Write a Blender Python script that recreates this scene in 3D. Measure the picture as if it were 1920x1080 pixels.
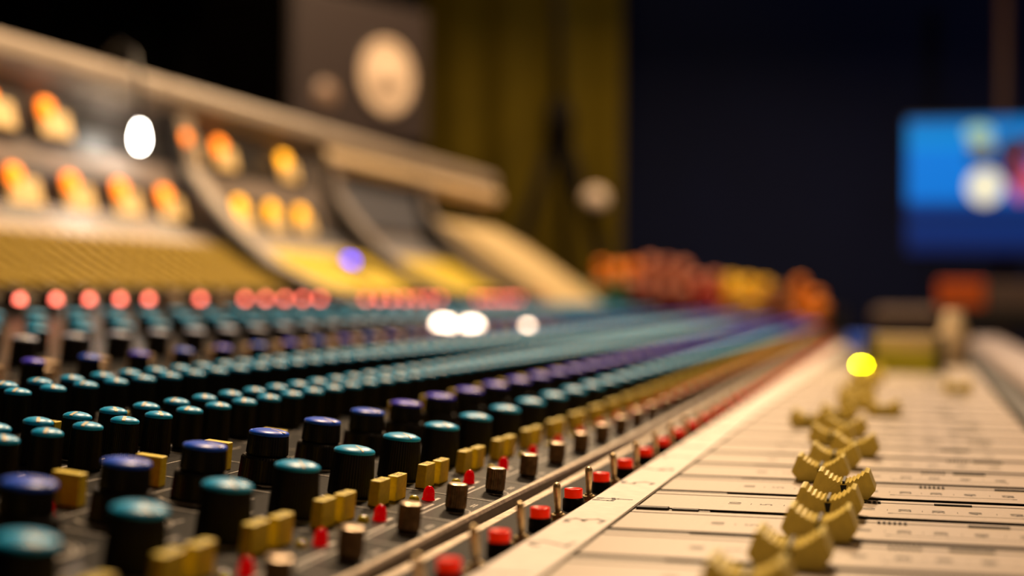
import bpy, bmesh, math, random
from mathutils import Matrix, Vector
random.seed(7)
D = bpy.data
for o in list(D.objects): D.objects.remove(o)
scn = bpy.context.scene
C = scn.collection
PI = math.pi
ZC = 0.86            # lens height above the floor (m); all z below are millimetres relative to it

# ---------------------------------------------------------------- camera, world, lights, exposure
cam = D.cameras.new('camera'); camo = D.objects.new('camera', cam); C.objects.link(camo)
R3 = Matrix(((0.96592039, -0.0060853, 0.2587678), (0.2587311, -0.00620955, -0.96592943), (0.0074848, 0.9999622, -0.00442347)))
camo.matrix_world = Matrix.Translation((0, 0, ZC)) @ R3.to_4x4()
cam.sensor_width = 36; cam.lens = 52.5; cam.clip_start = 0.01; cam.clip_end = 50
cam.dof.use_dof = True; cam.dof.focus_distance = 0.432; cam.dof.aperture_fstop = 5.6
scn.camera = camo
w = D.worlds.new('world'); scn.world = w; w.use_nodes = True
w.node_tree.nodes['Background'].inputs[0].default_value = (0.02, 0.015, 0.012, 1)
w.node_tree.nodes['Background'].inputs[1].default_value = 0.1
scn.view_settings.view_transform = 'Standard'; scn.view_settings.look = 'None'
scn.view_settings.gamma = 1; scn.view_settings.use_curve_mapping = False
scn.view_settings.exposure = 1.02

def area(name, loc, target, size, power, col, size_y=None, spread=180):
    l = D.lights.new(name, 'AREA'); l.energy = power; l.color = col; l.size = size
    l.shape = 'RECTANGLE' if size_y else 'DISK'
    if size_y: l.size_y = size_y
    l.spread = math.radians(spread)
    o = D.objects.new(name, l); C.objects.link(o); o.location = loc
    o.rotation_euler = (Vector(target) - Vector(loc)).to_track_quat('-Z', 'Y').to_euler()
    return o
def spot(name, loc, target, power, col, ang, blend=0.6, rad=0.05):
    l = D.lights.new(name, 'SPOT'); l.energy = power; l.color = col; l.spot_size = math.radians(ang)
    l.spot_blend = blend; l.shadow_soft_size = rad
    o = D.objects.new(name, l); C.objects.link(o); o.location = loc
    o.rotation_euler = (Vector(target) - Vector(loc)).to_track_quat('-Z', 'Y').to_euler()
    return o
WARM = (1.0, 0.68, 0.39)
area('ceiling_lamp_key', (-0.42, 1.2, 1.95), (-0.15, 0.7, 0.8), 0.2, 12.5, WARM)
area('ceiling_lamp_side', (0.75, 0.35, 2.1), (-0.2, 0.6, 0.8), 0.25, 1.5, (1.0, 0.62, 0.34))
area('ceiling_lamp_far', (-0.35, 2.75, 2.3), (-0.4, 1.9, 0.8), 0.3, 20, WARM)
spot('added_spot_curtain', (-0.9, 2.6, 2.6), (-1.05, 4.0, 1.25), 6.5, (1.0, 0.70, 0.20), 60)  # added spot that lights the curtain dimly
spot('ceiling_spot_speaker', (-0.25, 2.3, 2.3), (-1.08, 2.95, 1.3), 17, (1.0, 0.66, 0.42), 26)
spot('added_spot_wall', (0.6, 2.2, 2.5), (0.0, 4.1, 1.0), 5, (0.45, 0.6, 1.0), 75)  # added bluish light on the navy wall

# ---------------------------------------------------------------- materials
def mat(name, col, rough=0.5, metal=0.0, emit=None, estr=0.0, noise=0.0, nscale=200.0, bump=0.0, coat=0.0, trans=0.0, ior=1.45, spec=0.5):
    m = D.materials.new(name); m.use_nodes = True
    nt = m.node_tree; b = nt.nodes['Principled BSDF']
    b.inputs['Base Color'].default_value = (*col, 1); b.inputs['Roughness'].default_value = rough
    b.inputs['Metallic'].default_value = metal; b.inputs['Coat Weight'].default_value = coat
    b.inputs['Transmission Weight'].default_value = trans; b.inputs['IOR'].default_value = ior
    b.inputs['Specular IOR Level'].default_value = spec
    if emit: b.inputs['Emission Color'].default_value = (*emit, 1); b.inputs['Emission Strength'].default_value = estr
    if noise or bump:
        tc = nt.nodes.new('ShaderNodeTexCoord'); n = nt.nodes.new('ShaderNodeTexNoise')
        n.inputs['Scale'].default_value = nscale; n.inputs['Detail'].default_value = 5
        nt.links.new(tc.outputs['Object'], n.inputs['Vector'])
        if noise:
            r = nt.nodes.new('ShaderNodeValToRGB')
            r.color_ramp.elements[0].position = 0.35; r.color_ramp.elements[1].position = 0.68
            r.color_ramp.elements[0].color = (*[max(0, c * (1 - noise)) for c in col], 1)
            r.color_ramp.elements[1].color = (*[min(1, c * (1 + noise)) for c in col], 1)
            nt.links.new(n.outputs['Fac'], r.inputs['Fac']); nt.links.new(r.outputs['Color'], b.inputs['Base Color'])
        if bump:
            bp = nt.nodes.new('ShaderNodeBump'); bp.inputs['Strength'].default_value = bump; bp.inputs['Distance'].default_value = 0.0003
            nt.links.new(n.outputs['Fac'], bp.inputs['Height']); nt.links.new(bp.outputs['Normal'], b.inputs['Normal'])
    return m
M = {}
M['black'] = mat('black_plastic', (0.007, 0.0065, 0.0065), 0.38, bump=0.2, nscale=900, spec=0.25)
M['teal'] = mat('teal_plastic', (0.004, 0.46, 0.95), 0.36, spec=0.4)
M['blue'] = mat('blue_plastic', (0.01, 0.12, 1.0), 0.34, spec=0.4)
M['violet'] = mat('violet_plastic', (0.07, 0.06, 1.0), 0.34, spec=0.4)
M['lilac'] = mat('lilac_plastic', (0.50, 0.58, 0.85), 0.3)
M['cream_line'] = mat('cream_pointer', (0.75, 0.66, 0.45), 0.5)
M['yellow'] = mat('yellow_button_plastic', (0.95, 0.71, 0.03), 0.45, noise=0.12, nscale=600, bump=0.1)
M['print'] = mat('black_print', (0.03, 0.022, 0.015), 0.6)
M['beige'] = mat('beige_plastic', (0.72, 0.50, 0.30), 0.45)
M['fader_cream'] = mat('fader_cap_plastic', (0.70, 0.56, 0.10), 0.42, noise=0.08, nscale=500, bump=0.12)
M['fader_panel'] = mat('fader_panel_paint', (0.60, 0.51, 0.43), 0.36, noise=0.06, nscale=700, bump=0.06)
M['dark_panel'] = mat('dark_panel_paint', (0.009, 0.0085, 0.009), 0.34, noise=0.9, nscale=1500, bump=0.3, spec=0.16)
M['channel_black'] = mat('switch_channel_black', (0.012, 0.010, 0.009), 0.6, noise=0.9, nscale=1200, bump=0.2, spec=0.08)
M['panel_print'] = mat('white_panel_print', (0.5, 0.46, 0.42), 0.5, noise=0.3, nscale=900)
M['groove'] = mat('dark_groove', (0.008, 0.007, 0.006), 0.6)
M['red_cap'] = mat('red_translucent_cap', (0.80, 0.004, 0.001), 0.25, spec=0.15, emit=(1, 0.02, 0.0), estr=0.16)  # faint emission paints a glow into the cap colour
M['red_led'] = mat('red_led', (0.55, 0.0, 0.004), 0.08, spec=0.3, emit=(1, 0.0, 0.002), estr=0.12)
M['pink_led'] = mat('lit_red_led', (0.9, 0.2, 0.15), 0.2, emit=(1.0, 0.17, 0.11), estr=4.0)
M['yellow_led'] = mat('yellow_led', (0.6, 0.5, 0.02), 0.1, coat=0.5)
M['lit_yellow'] = mat('lit_yellow', (0.9, 0.8, 0.0), 0.2, emit=(1, 0.83, 0.0), estr=30)
M['white_highlight'] = mat('white_highlight', (1, 0.9, 0.8), 0.2, emit=(1, 0.72, 0.52), estr=5.5)  # emission paints lamp reflections seen on the glossy panel
M['lit_blue'] = mat('lit_blue', (0.0, 0.1, 1), 0.2, emit=(0.0, 0.006, 1), estr=3.5)
M['brass'] = mat('worn_brass', (0.72, 0.55, 0.30), 0.3, metal=0.8, noise=0.3, nscale=500)
M['knurl'] = mat('knurled_bronze', (0.20, 0.14, 0.075), 0.35, metal=0.75, noise=0.4, nscale=600)
M['knurl_top'] = mat('knurled_top', (0.62, 0.48, 0.34), 0.3, metal=0.8)
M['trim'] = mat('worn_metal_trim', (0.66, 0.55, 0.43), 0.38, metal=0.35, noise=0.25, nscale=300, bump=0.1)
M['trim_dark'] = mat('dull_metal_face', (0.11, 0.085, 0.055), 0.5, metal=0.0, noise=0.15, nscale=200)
M['tape'] = mat('white_paper_tape', (0.78, 0.70, 0.64), 0.6, noise=0.08, nscale=250, bump=0.15)
M['ink'] = mat('marker_ink', (0.035, 0.02, 0.03), 0.5)
M['bridge'] = mat('bridge_metal', (0.26, 0.215, 0.19), 0.6, metal=0.0, noise=0.12, nscale=12)
M['bridge_dark'] = mat('bridge_dark', (0.02, 0.018, 0.018), 0.45)
M['bridge_light'] = mat('bridge_light_trim', (0.36, 0.29, 0.225), 0.45, noise=0.08, nscale=20)
M['bridge_grey'] = mat('bridge_grey_panel', (0.13, 0.135, 0.165), 0.55)
M['slope'] = mat('sloped_panel_paint', (0.11, 0.085, 0.05), 0.45)
M['meter_face'] = mat('meter_face_lit', (0.8, 0.6, 0.3), 0.5, emit=(1.0, 0.50, 0.13), estr=0.30)
M['meter_bulb'] = mat('meter_bulb', (1, 0.4, 0.05), 0.4, emit=(1.0, 0.17, 0.003), estr=1.7)
M['meter_bulb_y'] = mat('meter_bulb_yellow', (1, 0.6, 0.05), 0.4, emit=(1.0, 0.36, 0.003), estr=1.6)
M['stand_black'] = mat('stand_matt_black', (0.008, 0.006, 0.004), 0.8, spec=0.1)
M['wood'] = mat('dark_desk_wood', (0.02, 0.015, 0.012), 0.5)
M['pad'] = mat('black_padding', (0.012, 0.011, 0.011), 0.6)
M['pad_edge'] = mat('grey_rail', (0.30, 0.25, 0.25), 0.5)

# ---------------------------------------------------------------- helpers
def lathe(bm, prof, n=32, mi=0, c=(0, 0, 0), rib=0.0, ribrows=(), smooth=True, topcap=True, botcap=False):
    """prof: list of (r, z) mm bottom to top; rib: alternate radius reduction on listed rows"""
    rows = []
    for i, (r, z) in enumerate(prof):
        if r <= 1e-6:
            rows.append([bm.verts.new((c[0] / 1000, c[1] / 1000, (c[2] + z) / 1000))]); continue
        row = []
        for k in range(n):
            a = 2 * PI * k / n
            rr = r - (rib if (i in ribrows and (k // 1) % 2) else 0)
            row.append(bm.verts.new(((c[0] + rr * math.cos(a)) / 1000, (c[1] + rr * math.sin(a)) / 1000, (c[2] + z) / 1000)))
        rows.append(row)
    for i in range(len(rows) - 1):
        a, b = rows[i], rows[i + 1]
        for k in range(n):
            k2 = (k + 1) % n
            if len(a) == 1 and len(b) == 1: break
            if len(b) == 1: f = bm.faces.new((a[k], a[k2], b[0]))
            elif len(a) == 1: f = bm.faces.new((a[0], b[k2], b[k]))
            else: f = bm.faces.new((a[k], a[k2], b[k2], b[k]))
            f.material_index = mi; f.smooth = smooth and not rib
    if topcap and len(rows[-1]) > 1: f = bm.faces.new(rows[-1]); f.material_index = mi
    if botcap and len(rows[0]) > 1: f = bm.faces.new(rows[0][::-1]); f.material_index = mi
def box(bm, x0, x1, y0, y1, z0, z1, mi=0, bev=0.0, top=None):
    """mm; top = inset of the top face (x, y)"""
    tx, ty = top if top else (0, 0)
    vs = [bm.verts.new((x / 1000, y / 1000, z / 1000)) for x, y, z in
          ((x0, y0, z0), (x1, y0, z0), (x1, y1, z0), (x0, y1, z0), (x0 + tx, y0 + ty, z1), (x1 - tx, y0 + ty, z1), (x1 - tx, y1 - ty, z1), (x0 + tx, y1 - ty, z1))]
    fs = [bm.faces.new([vs[i] for i in q]) for q in ((3, 2, 1, 0), (4, 5, 6, 7), (0, 1, 5, 4), (1, 2, 6, 5), (2, 3, 7, 6), (3, 0, 4, 7))]
    for f in fs: f.material_index = mi
    if bev:
        es = set(e for f in fs for e in f.edges)
        r = bmesh.ops.bevel(bm, geom=list(es), offset=bev / 1000, segments=2, affect='EDGES', profile=0.5)
        for f in r['faces']: f.material_index = mi
def extr(bm, poly, y0, y1, mi=0, axis='Y'):
    """extrude polygon (x,z) mm along y (or (y,z) along x)"""
    def P(a, b, t): return (a / 1000, t / 1000, b / 1000) if axis == 'Y' else (t / 1000, a / 1000, b / 1000)
    A = [bm.verts.new(P(a, b, y0)) for a, b in poly]; B = [bm.verts.new(P(a, b, y1)) for a, b in poly]
    n = len(poly); fs = [bm.faces.new(A), bm.faces.new(B[::-1])]
    for i in range(n): fs.append(bm.faces.new((A[i], B[i], B[(i + 1) % n], A[(i + 1) % n])))
    for f in fs: f.material_index = mi
def tube(bm, pts, r, n=10, mi=0, caps=True):
    rows = []
    for i, p in enumerate(pts):
        p = Vector(p)
        t = (Vector(pts[min(i + 1, len(pts) - 1)]) - Vector(pts[max(i - 1, 0)])).normalized()
        u = t.cross(Vector((0, 0, 1)))
        if u.length < 1e-3: u = Vector((1, 0, 0))
        u.normalize(); v = t.cross(u)
        rr = r[i] if isinstance(r, (list, tuple)) else r
        rows.append([bm.verts.new((p + u * rr * math.cos(2 * PI * k / n) + v * rr * math.sin(2 * PI * k / n)) / 1000) for k in range(n)])
    for a, b in zip(rows, rows[1:]):
        for k in range(n):
            f = bm.faces.new((a[k], a[(k + 1) % n], b[(k + 1) % n], b[k])); f.smooth = True; f.material_index = mi
    if caps:
        bm.faces.new(rows[0][::-1]).material_index = mi; bm.faces.new(rows[-1]).material_index = mi
def mesh(name, fn, mats):
    bm = bmesh.new(); fn(bm)
    bmesh.ops.recalc_face_normals(bm, faces=bm.faces)
    me = D.meshes.new(name); bm.to_mesh(me); bm.free()
    for m in mats: me.materials.append(M[m])
    return me
def put(name, me, parent=None, loc=(0, 0, 0), rot=None, label=None):
    o = D.objects.new(name, me); C.objects.link(o)
    o.location = Vector(loc) / 1000
    if rot is not None: o.rotation_euler = rot
    if parent: o.parent = parent
    if label: o['label'] = label
    return o
def tag(o, label, cat, group=None):
    o['label'] = label; o['category'] = cat
    if group: o['group'] = group
    return o
def empty(name, loc, label, cat, group=None, rz=0):
    o = D.objects.new(name, None); C.objects.link(o); o.empty_display_size = 0.01
    o.location = (loc[0] / 1000, loc[1] / 1000, loc[2] / 1000 + ZC); o.rotation_euler = (0, 0, rz)
    return tag(o, label, cat, group)
def wput(name, me, loc=(0, 0, 0), rot=None):        # top-level placement, z relative to lens height
    o = D.objects.new(name, me); C.objects.link(o)
    o.location = (loc[0] / 1000, loc[1] / 1000, loc[2] / 1000 + ZC)
    if rot is not None: o.rotation_euler = rot
    return o
def struct(o): o['kind'] = 'structure'; return o

# ---------------------------------------------------------------- desk profile (x, z) of the control surface
PROF = [(-116, -60), (-200, -51.2), (-300, -40.8), (-400, -30.3), (-520, -17.7), (-550, -8), (-585, 8), (-620, 29), (-650, 50), (-674, 70)]
def pz(x):
    if x >= PROF[0][0]: return -62.0
    for (a, za), (b, zb) in zip(PROF, PROF[1:]):
        if x >= b: return za + (zb - za) * (x - a) / (b - a)
    return PROF[-1][1]
def ptilt(x):
    d = 2.0
    if x > -116: return 0.0
    return -math.atan2(pz(x + d) - pz(x - d), 2 * d)
def rotq(x, a=0.0):
    return (Matrix.Rotation(ptilt(x), 3, 'Y') @ Matrix.Rotation(a, 3, 'Z')).to_euler()

# ---------------------------------------------------------------- the room
M['wall_navy'] = mat('wall_navy_paint', (0.003, 0.008, 0.050), 0.8, noise=0.15, nscale=3)
M['wall_black'] = mat('wall_black_paint', (0.004, 0.003, 0.003), 0.9)
M['floor'] = mat('floor_dark_carpet', (0.01, 0.009, 0.009), 0.9, noise=0.3, nscale=60)
def boxobj(name, x0, x1, y0, y1, z0, z1, m, bev=0):
    return mesh(name, lambda bm: box(bm, x0, x1, y0, y1, z0, z1, 0, bev), [m])
FZ = -860
struct(wput('floor', boxobj('floor', -2700, 2100, -1500, 4200, FZ - 60, FZ, 'floor')))
struct(wput('ceiling', boxobj('ceiling', -2700, 2100, -1500, 4200, 1740, 1800, 'wall_black')))
struct(wput('wall_back', boxobj('wall_back', -2700, 2100, 4100, 4200, FZ, 1740, 'wall_navy')))
struct(wput('wall_front', boxobj('wall_front', -2700, 2100, -1600, -1500, FZ, 1740, 'wall_black')))
struct(wput('wall_left', boxobj('wall_left', -2800, -2700, -1500, 4100, FZ, 1740, 'wall_black')))
struct(wput('wall_right', boxobj('wall_right', 2100, 2200, -1500, 4100, FZ, 1740, 'wall_black')))
M['curtain_ochre'] = mat('ochre_curtain_cloth', (0.27, 0.185, 0.004), 0.85, noise=0.1, nscale=8)
M['curtain_black'] = mat('black_curtain_cloth', (0.006, 0.005, 0.005), 0.9)
def curtain(x0, x1, y, amp, per, z0=FZ + 10, z1=1730):
    def fn(bm):
        n = int((x1 - x0) / 12); rows = []
        for th in (0, 6):
            for z in (z0, z1):
                rows.append([bm.verts.new(((x0 + (x1 - x0) * i / n) / 1000, (y + th + amp * math.sin(2 * PI * (x0 + (x1 - x0) * i / n) / per) * (0.8 + 0.3 * math.sin(i * 0.13))) / 1000, z / 1000)) for i in range(n + 1)])
        for a, b in ((rows[0], rows[1]), (rows[3], rows[2]), (rows[1], rows[3]), (rows[2], rows[0])):
            for i in range(n):
                f = bm.faces.new((a[i], a[i + 1], b[i + 1], b[i])); f.smooth = True
        for i in (0, n): bm.faces.new((rows[0][i], rows[1][i], rows[3][i], rows[2][i]))
    return fn
tag(wput('curtain', mesh('curtain', curtain(-1330, -762, 3985, 16, 150), ['curtain_ochre'])), 'dim ochre yellow curtain hanging behind the tripod stand', 'curtain')
tag(wput('curtain', mesh('curtain_b', curtain(-2650, -1345, 3985, 22, 170), ['curtain_black'])), 'black curtain in darkness to the left of the yellow curtain', 'curtain')

# ---------------------------------------------------------------- the mixing desk body
Y0, Y1 = 175, 2494
desk = empty('mixing_desk', (-330, 1300, FZ), 'long black mixing desk body carrying the channel strips and padded armrest', 'mixing desk')
def dput(name, me, label=None):   # child of desk with geometry in lens-relative mm
    return put(name, me, desk, (330, -1300, -FZ), None, label)
def f_chassis(bm):
    top = [(50, -64), (-75, -64), (-75, -65), (-113, -65), (-116, -62.5)] + [(x, z - 2.4) for x, z in PROF[1:]]
    poly = top + [(-760, 65), (-760, -40), (-600, -110), (50, -120)]
    extr(bm, poly, Y0, Y1)
dput('chassis', mesh('chassis', f_chassis, ['wood']))
def f_arm(bm):
    poly = [(50.4, -120), (50.4, -64), (53, -58), (60, -56.5), (66, -57), (66, -120)]
    extr(bm, poly, Y0, 1900)
dput('side_rail', mesh('side_rail', f_arm, ['pad']))
def f_arm2(bm):
    poly = [(66, -120), (66, -54), (70, -49), (78, -46.5), (98, -46), (108, -50), (112, -60), (112, -120)]
    extr(bm, poly, Y0, 1900)
dput('armrest', mesh('armrest', f_arm2, ['pad_edge']), 'grey armrest edge')
for yy in (Y0 + 60, Y1 - 140):
    for xx in (-700, -20):
        z1 = -103.0 if xx < -600 else -118.5
        if xx < -600: z1 = -72
        dput('leg', mesh('leg', lambda bm, xx=xx, yy=yy, z1=z1: box(bm, xx, xx + 60, yy, yy + 80, FZ, z1), ['wood']))
# metal trim beside the toggle row: bright lip, dull face, bright ledge, black channel floor
def f_trim(bm):
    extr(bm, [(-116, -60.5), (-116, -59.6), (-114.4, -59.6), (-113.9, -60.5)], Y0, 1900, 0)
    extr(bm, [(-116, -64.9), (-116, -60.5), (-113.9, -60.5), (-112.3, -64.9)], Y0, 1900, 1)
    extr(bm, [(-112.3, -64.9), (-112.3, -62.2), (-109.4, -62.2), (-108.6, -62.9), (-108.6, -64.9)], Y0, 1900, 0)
dput('metal_trim', mesh('metal_trim', f_trim, ['trim', 'trim_dark']), 'worn bright metal edge beside the switch row')
dput('switch_channel', mesh('switch_channel', lambda bm: box(bm, -108.6, -90, Y0, 1900, -64.9, -62), ['channel_black']))

# scribble strip with handwritten channel numbers
STROKES = {
 '1': [[(.5, 1), (.5, 0)]],
 '2': [[(.1, .8), (.3, 1), (.7, .98), (.85, .75), (.6, .45), (.1, .05), (.35, .08), (.9, .0)]],
 '3': [[(.1, .92), (.5, 1), (.85, .8), (.6, .56), (.35, .52), (.7, .48), (.92, .22), (.6, .0), (.1, .05)]],
 '4': [[(.25, 1), (.12, .62), (.12, .5), (.5, .5), (.9, .58)], [(.72, .95), (.66, .4), (.62, 0)]],
 '5': [[(.85, 1), (.3, .97), (.2, .6), (.6, .62), (.88, .35), (.6, .02), (.12, .06)]],
 '6': [[(.75, 1), (.35, .7), (.12, .3), (.35, .02), (.75, .08), (.8, .35), (.5, .48), (.18, .3)]],
 '7': [[(.1, .95), (.85, 1), (.45, .0)]],
 '8': [[(.8, .88), (.45, 1), (.2, .8), (.5, .55), (.85, .25), (.5, 0), (.15, .2), (.5, .52), (.85, .82)]],
 '9': [[(.8, .7), (.5, .5), (.2, .7), (.45, 1), (.82, .85), (.75, .4), (.6, 0)]],
 '0': [[(.5, 1), (.15, .7), (.15, .3), (.5, 0), (.85, .3), (.85, .7), (.5, 1)]]}
strip = empty('scribble_strip', (-82.7, 1040, -62), 'long white paper-taped strip with handwritten channel numbers beside the switches', 'label strip')
def sput(name, me, label=None): return put(name, me, strip, (82.7, -1040, 62), None, label)
sput('wooden_strip', mesh('wooden_strip', lambda bm: box(bm, -90, -75.2, Y0, 1900, -62, -59.6, 0, 0.25), ['trim_dark']))
sput('paper_tape', mesh('paper_tape', lambda bm: box(bm, -89.7, -75.6, Y0, 1890, -59.6, -59.35), ['tape']))
def ribbon(bm, pts, wd, zf, mi=0):
    for (a, b) in zip(pts, pts[1:]):
        d = Vector((b[0] - a[0], b[1] - a[1])); L = d.length
        if L < 1e-6: continue
        d /= L; nx, ny = -d.y * wd / 2, d.x * wd / 2; e = d * wd * 0.3
        q = [(a[0] - e.x + nx, a[1] - e.y + ny), (a[0] - e.x - nx, a[1] - e.y - ny), (b[0] + e.x - nx, b[1] + e.y - ny), (b[0] + e.x + nx, b[1] + e.y + ny)]
        lo = [bm.verts.new((p[0] / 1000, p[1] / 1000, zf(p[0]) / 1000)) for p in q]
        hi = [bm.verts.new((p[0] / 1000, p[1] / 1000, (zf(p[0]) + 0.06) / 1000)) for p in q]
        fs = [bm.faces.new(hi)] + [bm.faces.new((lo[i], lo[(i + 1) % 4], hi[(i + 1) % 4], hi[i])) for i in range(4)]
        for f in fs: f.material_index = mi
def f_num(txt, yc):
    def fn(bm):
        h, wd = 10.0, 8.0; n = len(txt)
        if n > 1: wd = 5.5
        for i, ch in enumerate(txt):
            jx, jy = random.uniform(-.5, .5), random.uniform(-.6, .6)
            for s in STROKES[ch]:
                pts = [(-82.9 + h / 2 - p[1] * h + jx, yc + (i - n / 2) * wd * 1.15 + p[0] * wd + jy) for p in s]
                ribbon(bm, pts, 1.15, lambda x: -59.36)
                for p in (s[0],):
                    ribbon(bm, [(pts[0][0], pts[0][1] - .5), (pts[0][0], pts[0][1] + .5)], 1.9, lambda x: -59.35)
    return fn
for k in range(-2, 34):
    sput('handwritten_number', mesh('handwritten_number', f_num(str(k + 3), 346 + 40.0 * (k + 1) + (2 if k else 0)), ['ink']))

# ---------------------------------------------------------------- control prototypes (meshes)
def f_knob(rb, rt, h, n=96):
    return lambda bm: lathe(bm, [(rb - .5, 0), (rb, .6), (rb, 1.0), (rb - (rb - rt) * .25, h * .4), (rt, h - .5), (rt - .3, h)], n, 0, rib=0.2, ribrows=(1, 2, 3, 4), botcap=True)
def f_cap(r, h, dome=1.0, mi=0, n=40):
    return lambda bm: lathe(bm, [(r, h - .2), (r + .05, h + .3), (r - .25, h + .7), (r * .72, h + .7 + dome * .55), (r * .4, h + .7 + dome * .9), (0, h + .7 + dome)], n, mi)
def f_ptr(r, h, dome=1.0, wd=.5):
    def fn(bm):
        def zf(t):
            q = abs(t) / r
            return h + .7 + dome * (1 - .9 * q * q) + .05 if q < .75 else h + .7 + dome * .5 * (1 - (q - .75) / .25) + .12
        pts = [0.1 * r, .4 * r, .72 * r, .95 * r]
        for a, b in zip(pts, pts[1:]):
            lo = [(a, -wd / 2, zf(a) - .25), (a, wd / 2, zf(a) - .25), (b, wd / 2, zf(b) - .25), (b, -wd / 2, zf(b) - .25)]
            L = [bm.verts.new((x / 1000, y / 1000, z / 1000)) for x, y, z in lo]
            H = [bm.verts.new((x / 1000, y / 1000, (z + .27) / 1000)) for x, y, z in lo]
            bm.faces.new(H)
            for i in range(4): bm.faces.new((L[i], L[(i + 1) % 4], H[(i + 1) % 4], H[i]))
    return fn
def f_lower(rb, rt, h): return lambda bm: lathe(bm, [(rb - .4, 0), (rb, .5), (rt, h - .7), (rt - .6, h)], 96, 0, rib=0.2, ribrows=(1, 2), botcap=True)
def off(fn, dz):
    def g(bm):
        fn(bm)
    def h(bm):
        n0 = len(bm.verts); fn(bm); bm.verts.ensure_lookup_table()
        for v in bm.verts[n0:]: v.co.z += dz / 1000
    return h
KN = {}   # kind -> dict(body, cap meshes by colour, pointer, far meshes by colour)
def knobset(key, rb, rt, h, dome, cols, lower=None, wd=.5):
    d = {'cap': {}, 'far': {}}
    if lower:
        lb, lt, lh = lower
        d['lower'] = mesh(key + '_ring', f_lower(lb, lt, lh), ['black'])
        body = off(f_knob(rb, rt, h - lh), lh)
    else: body = f_knob(rb, rt, h)
    d['body'] = mesh(key + '_body', body, ['black'])
    d['ptr'] = mesh(key + '_pointer', f_ptr(rt, h, dome, wd), ['cream_line'])
    for c in cols:
        d['cap'][c] = mesh(key + '_cap_' + c, f_cap(rt, h, dome), [c])
        def fr(bm):
            if lower: lathe(bm, [(lb, 0), (lt, lh - .5), (lt - .6, lh)], 20, 0)
            lathe(bm, [(rb, (lower[2] if lower else 0)), (rt, h)], 20, 0, topcap=False)
            f_cap(rt, h, dome, 1, 20)(bm)
            n0 = len(bm.faces); f_ptr(rt, h, dome, wd * 1.3)(bm); bm.faces.ensure_lookup_table()
            for f in bm.faces[n0:]: f.material_index = 2
        d['far'][c] = mesh(key + '_far_' + c, fr, ['black', c, 'cream_line'])
    KN[key] = d
knobset('large', 6.4, 5.75, 12.3, 1.0, ['teal', 'blue', 'lilac'], wd=.55)
knobset('dual', 6.0, 5.7, 13.4, .7, ['blue', 'violet', 'teal'], lower=(7.6, 7.2, 7.2), wd=.5)
knobset('small', 4.5, 4.1, 11.6, .9, ['teal', 'blue', 'violet'], wd=.95)
knobset('wide', 5.9, 5.4, 12.0, .8, ['teal', 'lilac', 'black', 'blue'], wd=.8)
knobset('slim', 4.6, 4.3, 12.0, .8, ['blue', 'violet', 'teal', 'lilac', 'black'], wd=.6)
DETAIL = 12
def knob(root, rl, kind, col, x, dy, ang, near, dz=0):
    s = KN[kind]; loc = rl(x, dy, dz); r = rotq(x, ang)
    nm = 'dual_knob' if kind == 'dual' else 'knob'
    lb = {'teal': 'black knob with teal cap', 'blue': 'black knob with blue cap', 'violet': 'black knob with violet cap', 'lilac': 'black knob with pale lilac cap', 'black': 'all black knob'}[col]
    if not near: return put(nm, s['far'][col], root, loc, r, lb)
    o = put(nm, s['body'], root, loc, r, lb)
    if kind == 'dual': put('lower_ring', s['lower'], o)
    put('knob_cap', s['cap'][col], o); put('pointer_line', s['ptr'], o)
    return o
def f_ybut(sx, sy, h, mark=True):
    def fn(bm):
        box(bm, -sx / 2, sx / 2, -sy / 2, sy / 2, 0, h, 0, .25, (.15, .15))
        if mark:
            for a, b in (((-.8, -1.6), (-.8, 1.6)), ((.8, -1.6), (.8, 1.6)), ((-.8, 1.6), (.8, 1.6)), ((-.8, -1.6), (.8, -1.6)), ((0, -.8), (0, .8))):
                ribbon(bm, [a, b], .3, lambda x: h - .02, 1)
    return fn
ME = {}
ME['ybut'] = mesh('yellow_button', f_ybut(3.2, 8.8, 7.0), ['yellow', 'print'])
ME['ywide'] = mesh('yellow_wide_button', f_ybut(8.0, 4.0, 8.0, False), ['yellow', 'print'])
ME['ywide2'] = mesh('yellow_square_button', f_ybut(4.2, 4.0, 7.6, True), ['yellow', 'print'])
M['yellow_shaded'] = mat('shaded_yellow_plastic', (0.36, 0.25, 0.03), 0.7, spec=0.15)  # same yellow, darkened in colour for sections farther from the ceiling lamp
ME['ysl_dim'] = mesh('slope_button_dim', lambda bm: box(bm, -5.3, 5.3, -5.0, 5.0, 0, 6.5, 0, .4), ['yellow_shaded'])
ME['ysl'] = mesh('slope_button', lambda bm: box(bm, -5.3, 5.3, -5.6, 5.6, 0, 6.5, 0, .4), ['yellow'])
ME['beige'] = mesh('beige_button', lambda bm: box(bm, -4, 4, -5, 5, 0, 7, 0, .4), ['beige'])
def f_led(r, h): return lambda bm: lathe(bm, [(r * 1.15, 0), (r * 1.15, .35), (r * 1.02, .45), (r * 1.02, h * .42), (r * .98, h * .56), (r * .86, h * .72), (r * .64, h * .87), (r * .34, h * .97), (0, h)], 20, 0)
ME['led'] = mesh('red_led', f_led(1.65, 4.1), ['red_led'])
ME['yled'] = mesh('yellow_led', f_led(1.4, 1.7), ['yellow_led'])
ME['pled'] = mesh('lit_led', lambda bm: (lathe(bm, [(3.2, 0), (3.0, 8)], 20, 1), off(f_led(2.3, 4.2), 8)(bm)), ['pink_led', 'black'])
def f_metal(bm): lathe(bm, [(2.75, 0.9), (2.95, 1.2), (2.95, 6.9), (2.7, 7.3)], 56, 0, rib=0.17, ribrows=(1, 2), topcap=False); lathe(bm, [(2.6, 0), (2.75, .9)], 28, 1)
ME['metal'] = mesh('knurled_knob_body', f_metal, ['knurl', 'black'])
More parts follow.
